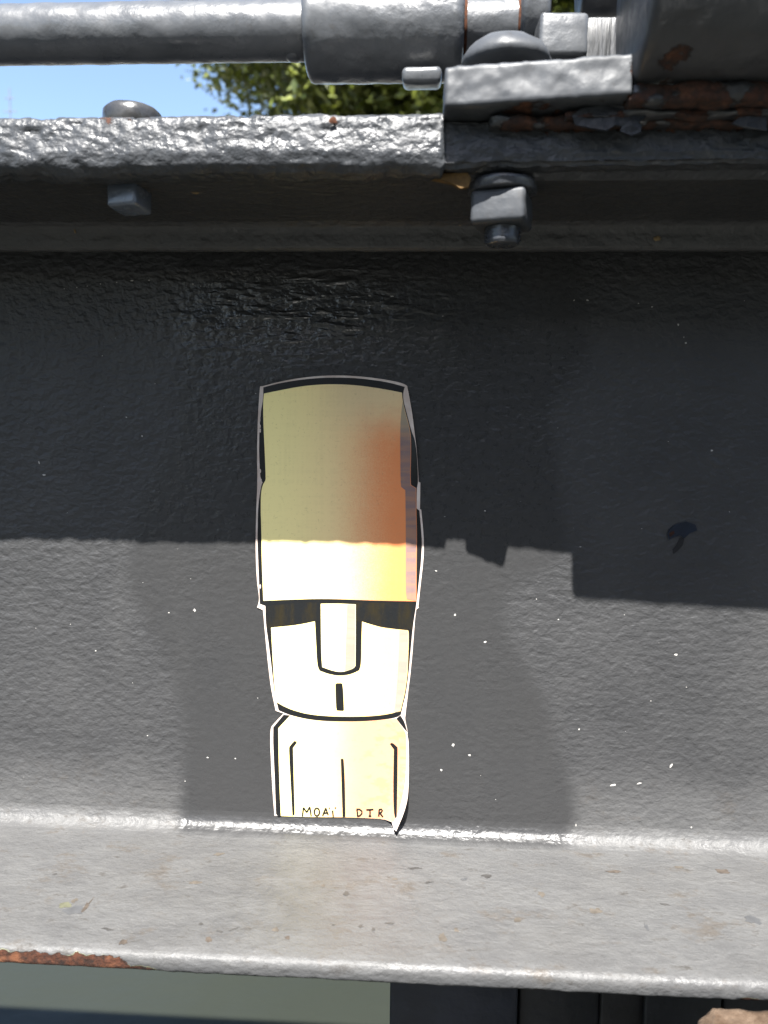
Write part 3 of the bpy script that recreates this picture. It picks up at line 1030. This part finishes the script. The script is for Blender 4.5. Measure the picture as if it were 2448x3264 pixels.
def shell(bm, nx, ny, nz, fn, rnd, lump, seed, freq=160):
    """closed box-like grid shell with rounded edges and lumps"""
    cache = {}

    def V(i, j, k):
        key = (i, j, k)
        if key not in cache:
            u, v, s = i/nx, j/ny, k/nz
            cache[key] = bm.verts.new(fn(u, v, s))
        return cache[key]
    for i in range(nx):
        for j in range(ny):
            bm.faces.new((V(i, j, nz), V(i+1, j, nz), V(i+1, j+1, nz), V(i, j+1, nz)))
            bm.faces.new((V(i, j, 0), V(i, j+1, 0), V(i+1, j+1, 0), V(i+1, j, 0)))
        for k_ in range(nz):
            bm.faces.new((V(i, 0, k_), V(i+1, 0, k_), V(i+1, 0, k_+1), V(i, 0, k_+1)))
            bm.faces.new((V(i, ny, k_), V(i, ny, k_+1), V(i+1, ny, k_+1), V(i+1, ny, k_)))
    for j in range(ny):
        for k_ in range(nz):
            bm.faces.new((V(0, j, k_), V(0, j, k_+1), V(0, j+1, k_+1), V(0, j+1, k_)))
            bm.faces.new((V(nx, j, k_), V(nx, j+1, k_), V(nx, j+1, k_+1), V(nx, j, k_+1)))
    bm.normal_update()
    for _ in range(rnd):
        bmesh.ops.smooth_vert(bm, verts=bm.verts, factor=0.5, use_axis_x=True, use_axis_y=True, use_axis_z=True)
    bm.normal_update()
    for v in bm.verts:
        v.co += v.normal*(noise.fractal(v.co*freq+Vector((seed, 0, 0)), 0.9, 2.0, 4)*lump)
    return bm


pl = shell(pl, 78, 40, 14, plate_pt, 2, 0.00045, 2.0)
o = bm_obj('plate', bput(pl), M_BRK, brk)
attr(o, 'rust', [0.62*sstep(0.1030, 0.1012, v.co.z+BO.z)*sstep(xl+.008, xl+.02, v.co.x+BO.x)+0.5*sstep(xr-.0035, xr-.001, v.co.x+BO.x) for v in o.data.vertices])


# rusted packing layers between plate and flange (right of the nut)
def layer_pt(x0, x1, d0, d1, z0, z1, seed, amp=0.0018):
    def f(u, v, s):
        x_ = x0+(x1-x0)*u
        d_ = d0+amp*noise.fractal(Vector((x_*90, seed, s*.6)), 0.8, 2, 4)
        y_ = -(d_+(d1-d_)*v)
        return Vector((x_, y_, z0+(z1-z0)*s+0.0006*noise.noise((x_*160, seed+4, 0))))
    return f


XE = 0.30
M_FLAKE = flat('loose_paint', (0.014, 0.016, 0.020), 0.4, 0.3, 220, 0.5, (260, 0.0008))
M_RLAY = grey_paint('layer_paint', (0.014, 0.0145, 0.016), (0.024, 0.025, 0.027), (0.3, 0.5), 1.2, rust=1.0)
for nm, x0, d0, z0, z1, sd_, mt in (('rust_layer', P(1560, 380, .094).x, 0.0935, 0.0975, 0.1006, 1.0, M_RLAY),
                                ('flaked_layer', P(1800, 400, .0975).x, 0.0970, 0.0985, 0.1006, 7.0, M_RLAY),
                                ('rust_layer', P(2000, 350, .100).x, 0.1030, 0.1005, 0.1062, 11.0, M_RLAY)):
    bm = shell(bmesh.new(), 150, 10, 5, layer_pt(x0, XE, d0, 0.05, z0, z1, sd_), 1, 0.0006, sd_, 260)
    o = bm_obj(nm, bput(bm), mt, brk)
    attr(o, 'rust', [0.28+0.5*sstep(0.25, 0.6, 0.5+0.5*noise.noise((v.co.x*110+sd_, v.co.z*160, 3))) for v in o.data.vertices])
# paint flakes hanging over the layers
for n_, pts in enumerate(([(1822, 372), (1850, 350), (1930, 340), (2020, 345), (2070, 362), (2040, 390), (2010, 410), (1960, 402), (1930, 420), (1880, 412), (1832, 400)],
                          [(1985, 395), (2020, 385), (2042, 400), (2040, 425), (2010, 436), (1975, 420)],
                          [(2440, 372), (2400, 368), (2350, 380), (2330, 398), (2380, 412), (2440, 420)])):
    plate_px('paint_flake', [(a, b) for a, b in pts], 0.0955, 0.0010, M_FLAKE, None, 0.0008)
    f = bpy.data.objects[-1] if False else [q for q in bpy.data.objects if q.name.startswith('paint_flake')][-1]
for q in list(bpy.data.objects):
    if q.name.startswith('paint_flake') and q.parent is None:
        q.parent = brk
        q.matrix_parent_inverse = T(-BO)

# barrel: axis along X, skewed a little outwards to the right
bx0 = P(2010, 160, .1).x
RB = 0.030
prof_b = [(0.010, -0.0005), (0.0275, 0.0), (0.0292, 0.0006), (RB, 0.0018)]+[(RB, 0.004+0.003*i) for i in range(60)]+[(0.0285, 0.187), (0.01, 0.188)]
bm = lathe(prof_b, 120, 0.0004, 6.0, 120)
place(bm, T((bx0, -0.1025, 0.1362)) @ RZ(-1.6) @ RY(90))
o = bm_obj('barrel', bput(bm), M_BARREL, brk)
attr(o, 'rust', [0.30*sstep(0.1125, 0.1075, v.co.z+BO.z)+0.45*math.exp(-(((v.co.x+BO.x-P(2150, 190, .11).x)/.004)**2+((v.co.z+BO.z-P(2150, 190, .11).z)/.003)**2)) for v in o.data.vertices])
# rear lug and upper pin behind the square nut
lx0, lx1 = P(1868, 110, .062).x, P(2022, 110, .062).x
lg = place(box_bm(lx1-lx0, 0.030, 0.032, 0.0008, 3, 0.0003, 1.0), T(((lx0+lx1)/2, -0.047, P(1935, 52, .062).z-0.016)))
kk = N('brushed_paint')
M_LUG = kk.out(kk.mix(kk.ramp(kk.noise(500, 4, 0.7, (1, 1, .08)), .4, .65), (0.008, 0.009, 0.010), (0.032, 0.034, 0.038)), 0.4, kk.bump(kk.noise(500, 3, .6, (1, 1, .1)), 0.0006), 0.45)
o = bm_obj('lug', bput(lg), M_LUG, brk)
attr(o, 'rust', [0.1]*len(o.data.vertices))
pn_ = place(lathe([(0.005, 0), (0.0125, 0.0), (0.0135, 0.001), (0.0135, 0.020), (0.0125, 0.021), (0.005, 0.021)], 48, 0.0003, 2.0), T((P(1852, 30, .045).x, -0.042, P(1900, 44, .045).z+0.0142)) @ RY(90))
o = bm_obj('pin', bput(pn_), M_BARREL, brk)
attr(o, 'rust', [0.0]*len(o.data.vertices))

# ------------------------------------------------------------------ tie rod
rodc = P(500, 105, .045)
rod = empty('tie_rod', 'painted grey tie rod with thick sleeve running level above the beam', 'rod', (0, -0.045, rodc.z))
RO = rod.location.copy()


def rput(bm):
    return place(bm, T(-RO))


def xrod(x0, x1, r, z, y=-0.045, step=0.004, lump=0.0003, seed=0.0, seg=64, bev=0.001, tilt=0.0):
    n = max(2, int((x1-x0)/step))
    pr_ = [(0.0005, 0.0), (r-bev, 0.0), (r-bev*.3, bev*.35), (r, bev)]
    pr_ += [(r, bev+(x1-x0-2*bev)*i/n) for i in range(1, n)]
    pr_ += [(r, x1-x0-bev), (r-bev*.3, x1-x0-bev*.35), (r-bev, x1-x0), (0.0005, x1-x0)]
    bm = lathe(pr_, seg, lump, seed, 140)
    return place(bm, T((x0, y, z)) @ RY(90+tilt))


rz = rodc.z
rr = 0.0102
bm = xrod(-0.45, P(985, 100, .045).x, rr, rz, step=0.0025, lump=0.0002, seed=1)
bm_obj('rod', rput(bm), M_ROD, rod)
bm = xrod(-3.0, -0.449, rr, rz, step=0.3, lump=0, seg=32)
bm_obj('rod_extension', rput(bm), M_ROD, rod)
xs0, xs1 = P(962, 160, .058).x, P(1478, 160, .058).x
bm = xrod(xs0, xs1, 0.0172, rz-0.0006, step=0.0015, lump=0.0003, seed=5, seg=110, bev=0.0022)
slv = bm_obj('sleeve', rput(bm), M_ROD, rod)
xi1 = P(1655, 80, .05).x
bm = xrod(xs1-0.002, xi1+0.002, 0.0098, rz, step=0.002, lump=0.0002, seed=8)
bm_obj('inner_rod', rput(bm), M_ROD, rod)
for xx, r_ in ((xs1+0.0001, 0.0101), (xi1-0.0008, 0.0100)):
    bm = xrod(xx, xx+0.0012, r_, rz, step=0.001, lump=0.0003, seed=3, bev=0.0003)
    bm_obj('rust_ring', rput(bm), M_ORANGE, rod)
bm = xrod(xi1, P(1745, 60, .05).x, 0.0155, rz+0.004, step=0.002, lump=0.0004, seed=4, bev=0.002)
bm_obj('collar', rput(bm), M_ROD, rod)
bn = place(box_bm(0.0165, 0.0165, 0.0140, 0.0015, 2, 0.0003, 8.0), T((P(1795, 100, .066).x, -0.0575, P(1795, 103, .066).z)) @ RZ(3))
o = bm_obj('square_nut', rput(bn), M_ROD, rod)
# set screw under the sleeve
sc_ = P(1345, 232, .062)
bm = place(box_bm(0.0138, 0.013, 0.0055, 0.0018, 1, 0.0002, 3.0), T((sc_.x, -0.0575, sc_.z)) @ RX(12))
bm_obj('set_screw', rput(bm), M_ROD, rod)
# low weld bead where rod enters sleeve
bm = place(lathe([(0.0015, -0.0022), (0.0038, -0.0012), (0.0042, 0.002), (0.001, 0.004)], 20, 0.0003, 2.0), T((P(930, 190, .05).x, -0.0450, rz-0.0085)))
bm_obj('weld_bead', rput(bm), M_ROD, rod)

# ------------------------------------------------------------------ below the beam
WZ = -0.87
# dark lock gate planks under right half of beam
gate = empty('lock_gate', 'dark timber gate leaf standing under the right half of the beam', 'gate', (0.15, 0.03, WZ))
GO = gate.location.copy()
cols = [(0.012, 0.014, 0.02), (0.007, 0.007, 0.0075), (0.009, 0.0075, 0.0065), (0.008, 0.008, 0.0085), (0.007, 0.007, 0.0075)]
edges = [(1242, 1650, 0.012), (1652, 1912, 0.004), (1914, 2052, 0.006), (2054, 2300, 0.009), (2302, 2700, 0.004)]
for n_, (a, b, d) in enumerate(edges):
    x0, x1 = P(a, 3230, d).x, P(b, 3230, d).x
    mt = flat('gate_timber_%s' % 'abcde'[n_], cols[n_], 0.55, 0.35, 60, 0.5, (90, 0.001))
    ztop, zbot = -0.1935, WZ-0.25
    bm = place(box_bm(x1-x0, 0.07, ztop-zbot, 0.0012), T(((x0+x1)/2, -d+0.035, (ztop+zbot)/2)))
    for v in bm.verts:
        v.co -= GO
    bm_obj('plank', bm, mt, gate)

# rusty block end at lower right
k = N('weathered_rust_block')
c = k.mix(k.ramp(k.noise(90, 6, 0.7), 0.35, 0.68), (0.035, 0.021, 0.012), (0.085, 0.060, 0.042))
c = k.mix(k.ramp(k.noise(300, 5, 0.75), 0.58, 0.7), c, (0.022, 0.02, 0.018))
M_BLOCK = k.out(c, 0.9, k.bump(k.noise(260, 6, 0.7), 0.0012), 0.2)


def block_pt(u, v, s):
    p0 = P(2185, 3225, .094)
    x_ = p0.x-0.003+0.06*u
    d_ = 0.095+0.06*v
    cut = 0.006*max(0, 1-u*6)*max(0, 1-v*5)
    top = p0.z+0.0035-cut
    return Vector((x_+0.006*max(0, 1-v*4)*max(0, 1-u*5), -d_, WZ-0.3+(top-(WZ-0.3))*s))


bm = shell(bmesh.new(), 40, 40, 24, lambda u, v, s: block_pt(u, 1-v, s), 1, 0.0009, 3.0, 120)
o = bm_obj('rusty_post', bm, M_BLOCK, None)
tag(o, 'brown rust coated post top below the ledge in the lower right corner', 'post')

# canal water, quays, ground
k = N('canal_water')
wb = k.bump(k.noise(9, 4, 0.5, (0.6, 1, 1)), 0.004)
M_WATER = k.out(k.mix(k.ramp(k.noise(1.5, 3), 0.3, 0.7), (0.0150, 0.0172, 0.0136), (0.0162, 0.0184, 0.0146)), 0.3, wb, 0.22)
wv = [(-40, -14, WZ), (40, -14, WZ), (40, 5.0, WZ), (-40, 5.0, WZ)]
o = mesh_obj('canal_water', wv, [(0, 1, 2, 3)], M_WATER, None, False, 'structure')
M_GROUND = flat('quay_paving', (0.16, 0.15, 0.135), 0.85, 0.3, 3, 0.4, (40, 0.004))
gz = -0.45
gv = [(-600, 5.4, gz), (600, 5.4, gz), (600, 1500, gz), (-600, 1500, gz)]
o = mesh_obj('ground', gv, [(0, 1, 2, 3)], M_GROUND, None, False, 'structure')
gv = [(-600, -600, gz), (600, -600, gz), (600, -14.3, gz), (-600, -14.3, gz)]
o = mesh_obj('ground', gv, [(0, 1, 2, 3)], M_GROUND, None, False, 'structure')
M_STONE = flat('quay_stone', (0.24, 0.22, 0.19), 0.85, 0.3, 5, 0.4, (30, 0.006))
for y0, y1 in ((5.0, 5.4), (-14.3, -14.0)):
    bm = place(box_bm(80, y1-y0, 1.4, 0.01), T((0, (y0+y1)/2, gz+0.01-0.7)))
    bm_obj('quay_wall', bm, M_STONE, None, False, 'structure')

# ------------------------------------------------------------------ tree
TB = Vector((0.82, 9.2, gz))
tree = empty('broadleaf_tree', 'leafy green tree behind the tie rod with yellow green sunlit rim', 'tree', TB)
k = N('bark')
M_BARK = k.out(k.mix(k.ramp(k.noise(8, 5, 0.7, (1, 1, 0.2)), 0.35, 0.65), (0.05, 0.04, 0.03), (0.13, 0.11, 0.085)), 0.9, k.bump(k.noise(14, 5, 0.7, (1, 1, 0.2)), 0.03))


def limb(bm, a, b, ra, rb, seg=10, n=6, bend=0.25, seed=0):
    rings = []
    for i in range(n+1):
        t = i/n
        c_ = a.lerp(b, t)+Vector((noise.noise((seed, t*2, 0)), noise.noise((seed, t*2, 5)), 0))*bend*math.sin(math.pi*t)
        r_ = ra+(rb-ra)*t
        ax = (b-a).normalized()
        s1 = ax.cross(Vector((0.3, 1, 0.1))).normalized()
        s2 = ax.cross(s1)
        rings.append([bm.verts.new(c_+(s1*math.cos(2*math.pi*q/seg)+s2*math.sin(2*math.pi*q/seg))*r_) for q in range(seg)])
    for p_, q_ in zip(rings, rings[1:]):
        for s in range(seg):
            bm.faces.new((p_[s], p_[(s+1) % seg], q_[(s+1) % seg], q_[s]))


bm = bmesh.new()
limb(bm, Vector((0, 0, -0.2)), Vector((0.1, 0, 3.2)), 0.34, 0.22, 14, 8, 0.1, 1)
tips = []
for n_ in range(13):
    a = n_*2.399
    rr_ = 1.6+1.3*((n_*0.37) % 1)
    tip = Vector((rr_*math.cos(a), rr_*math.sin(a), 3.9+3.4*((n_*0.618) % 1)))
    limb(bm, Vector((0.1, 0, 2.4+0.6*((n_*.31) % 1))), tip, 0.12, 0.03, 8, 6, 0.3, n_+2)
    tips.append(tip)
bm_obj('trunk', bm, M_BARK, tree)

k = N('leaf')
oi = k.n('ShaderNodeAttribute')
oi.attribute_name = 'tint'
t_ = oi.outputs['Fac']
lc = k.mix(t_, (0.012, 0.026, 0.006), (0.125, 0.145, 0.018))
tr = k.n('ShaderNodeBsdfTranslucent')
k.l(k.mix(t_, (0.02, 0.036, 0.004), (0.13, 0.15, 0.014)), tr.inputs['Color'])
k.out(lc, 0.45, None, 0.4)
mx = k.n('ShaderNodeMixShader')
mx.inputs[0].default_value = 0.22
k.l(k.b.outputs[0], mx.inputs[1])
k.l(tr.outputs[0], mx.inputs[2])
k.l(mx.outputs[0], k.t.nodes['Material Output'].inputs[0])
M_LEAF = k.m

NCL = 3600
cl = []
while len(cl) < NCL:
    u = rng.normal(size=3)
    u /= np.linalg.norm(u)
    r_ = rng.random()**0.45
    p = u*r_
    c_ = np.array([p[0]*4.0, p[1]*3.6, 6.0+p[2]*3.7])
    # ragged outline
    q = noise.noise(Vector((u[0]*2.2, u[1]*2.2, u[2]*2.2)))
    if r_ > 0.86+0.22*q:
        continue
    cl.append((c_, r_))
LV, LF, LT = [], [], []
for c_, r_ in cl:
    nl = 75
    pts = rng.normal(size=(nl, 3))*np.array([0.21, 0.21, 0.15])+c_
    dirs = rng.normal(size=(nl, 3))
    nor = rng.normal(size=(nl, 3))+np.array([0, -0.3, 0.9])
    tb = rng.random()*0.55
    for i in range(nl):
        a = dirs[i]
        n_ = nor[i]/np.linalg.norm(nor[i])
        a = a-n_*(a@n_)
        a /= np.linalg.norm(a)
        b = np.cross(n_, a)
        s = rng.uniform(0.042, 0.072)
        k_ = len(LV)
        p = pts[i]
        LV += [p-a*s, p+b*s*0.5-a*s*0.1+n_*0.01, p+a*s, p-b*s*0.5-a*s*0.1+n_*0.01]
        LF.append((k_, k_+1, k_+2, k_+3))
        t = min(1, max(0, tb+rng.random()*0.5))
        LT += [t]*4
o = mesh_obj('crown', [tuple(v) for v in LV], LF, M_LEAF, tree, False)
attr(o, 'tint', LT)

# unseen house added behind the camera so the steel mirrors a dim facade
hb = empty('added_reflected_house', 'long pale house with rows of windows added out of view to dim reflections in the beam', 'house', (6.0, -18.0, gz))
M_WALL = flat('house_stone', (0.16, 0.145, 0.125), 0.9, 0.2, 2, 0.3)
M_ROOF = flat('slate_roof', (0.05, 0.055, 0.065), 0.6, 0.4, 6, 0.4)
M_PANE = flat('window_glass', (0.02, 0.023, 0.027), 0.08, 0.5)
bm_obj('wall', place(box_bm(24, 8, 7.2, 0), T((0, -4, 3.6))), M_WALL, hb, False)
bm = bmesh.new()
rv = [bm.verts.new(v) for v in ((-12.3, 0.3, 7.2), (12.3, 0.3, 7.2), (12.3, -8.3, 7.2), (-12.3, -8.3, 7.2), (-11, -3, 9.2), (11, -3, 9.2), (11, -5, 9.2), (-11, -5, 9.2))]
for f in ((0, 1, 5, 4), (1, 2, 6, 5), (2, 3, 7, 6), (3, 0, 4, 7), (4, 5, 6, 7), (3, 2, 1, 0)):
    bm.faces.new([rv[i] for i in f])
bm_obj('roof', bm, M_ROOF, hb, False)
wp = None
for fl_ in range(2):
    for cx_ in range(9):
        if wp is None:
            wp = bm_obj('window', place(box_bm(1.1, 0.12, 1.9, 0.02), Matrix.Identity(4)), M_PANE, hb, False)
            q = wp
        else:
            q = wp.copy()
            col.objects.link(q)
            q.parent = hb
        q.location = (-10.4+cx_*2.6, 0.02, 1.9+fl_*3.1)

# far slender mast at the left, above the beam
p = P(30, 280, 0)
dirv = (p-Vector((0, -DIST, 0)))
tt = 70.0/dirv.y
top = Vector((0, -DIST, 0))+dirv*tt
mast = empty('antenna_mast', 'thin far antenna mast against the sky at the left edge', 'mast', (top.x, top.y, gz))
M_MAST = flat('mast_steel', (0.10, 0.11, 0.13), 0.6, 0.4, 2, 0.3)
H = top.z-gz
bm = bmesh.new()
limb(bm, Vector((0, 0, 0)), Vector((0, 0, H)), 0.16, 0.05, 8, 4, 0.0)
bm_obj('pole', bm, M_MAST, mast)
for z_, wd in ((H-0.9, 0.9), (H-2.0, 1.2), (H-3.3, 0.8)):
    bm = place(box_bm(wd, 0.07, 0.07, 0.01), T((0, -0.06, z_)))
    bm_obj('crossbar', bm, M_MAST, mast)
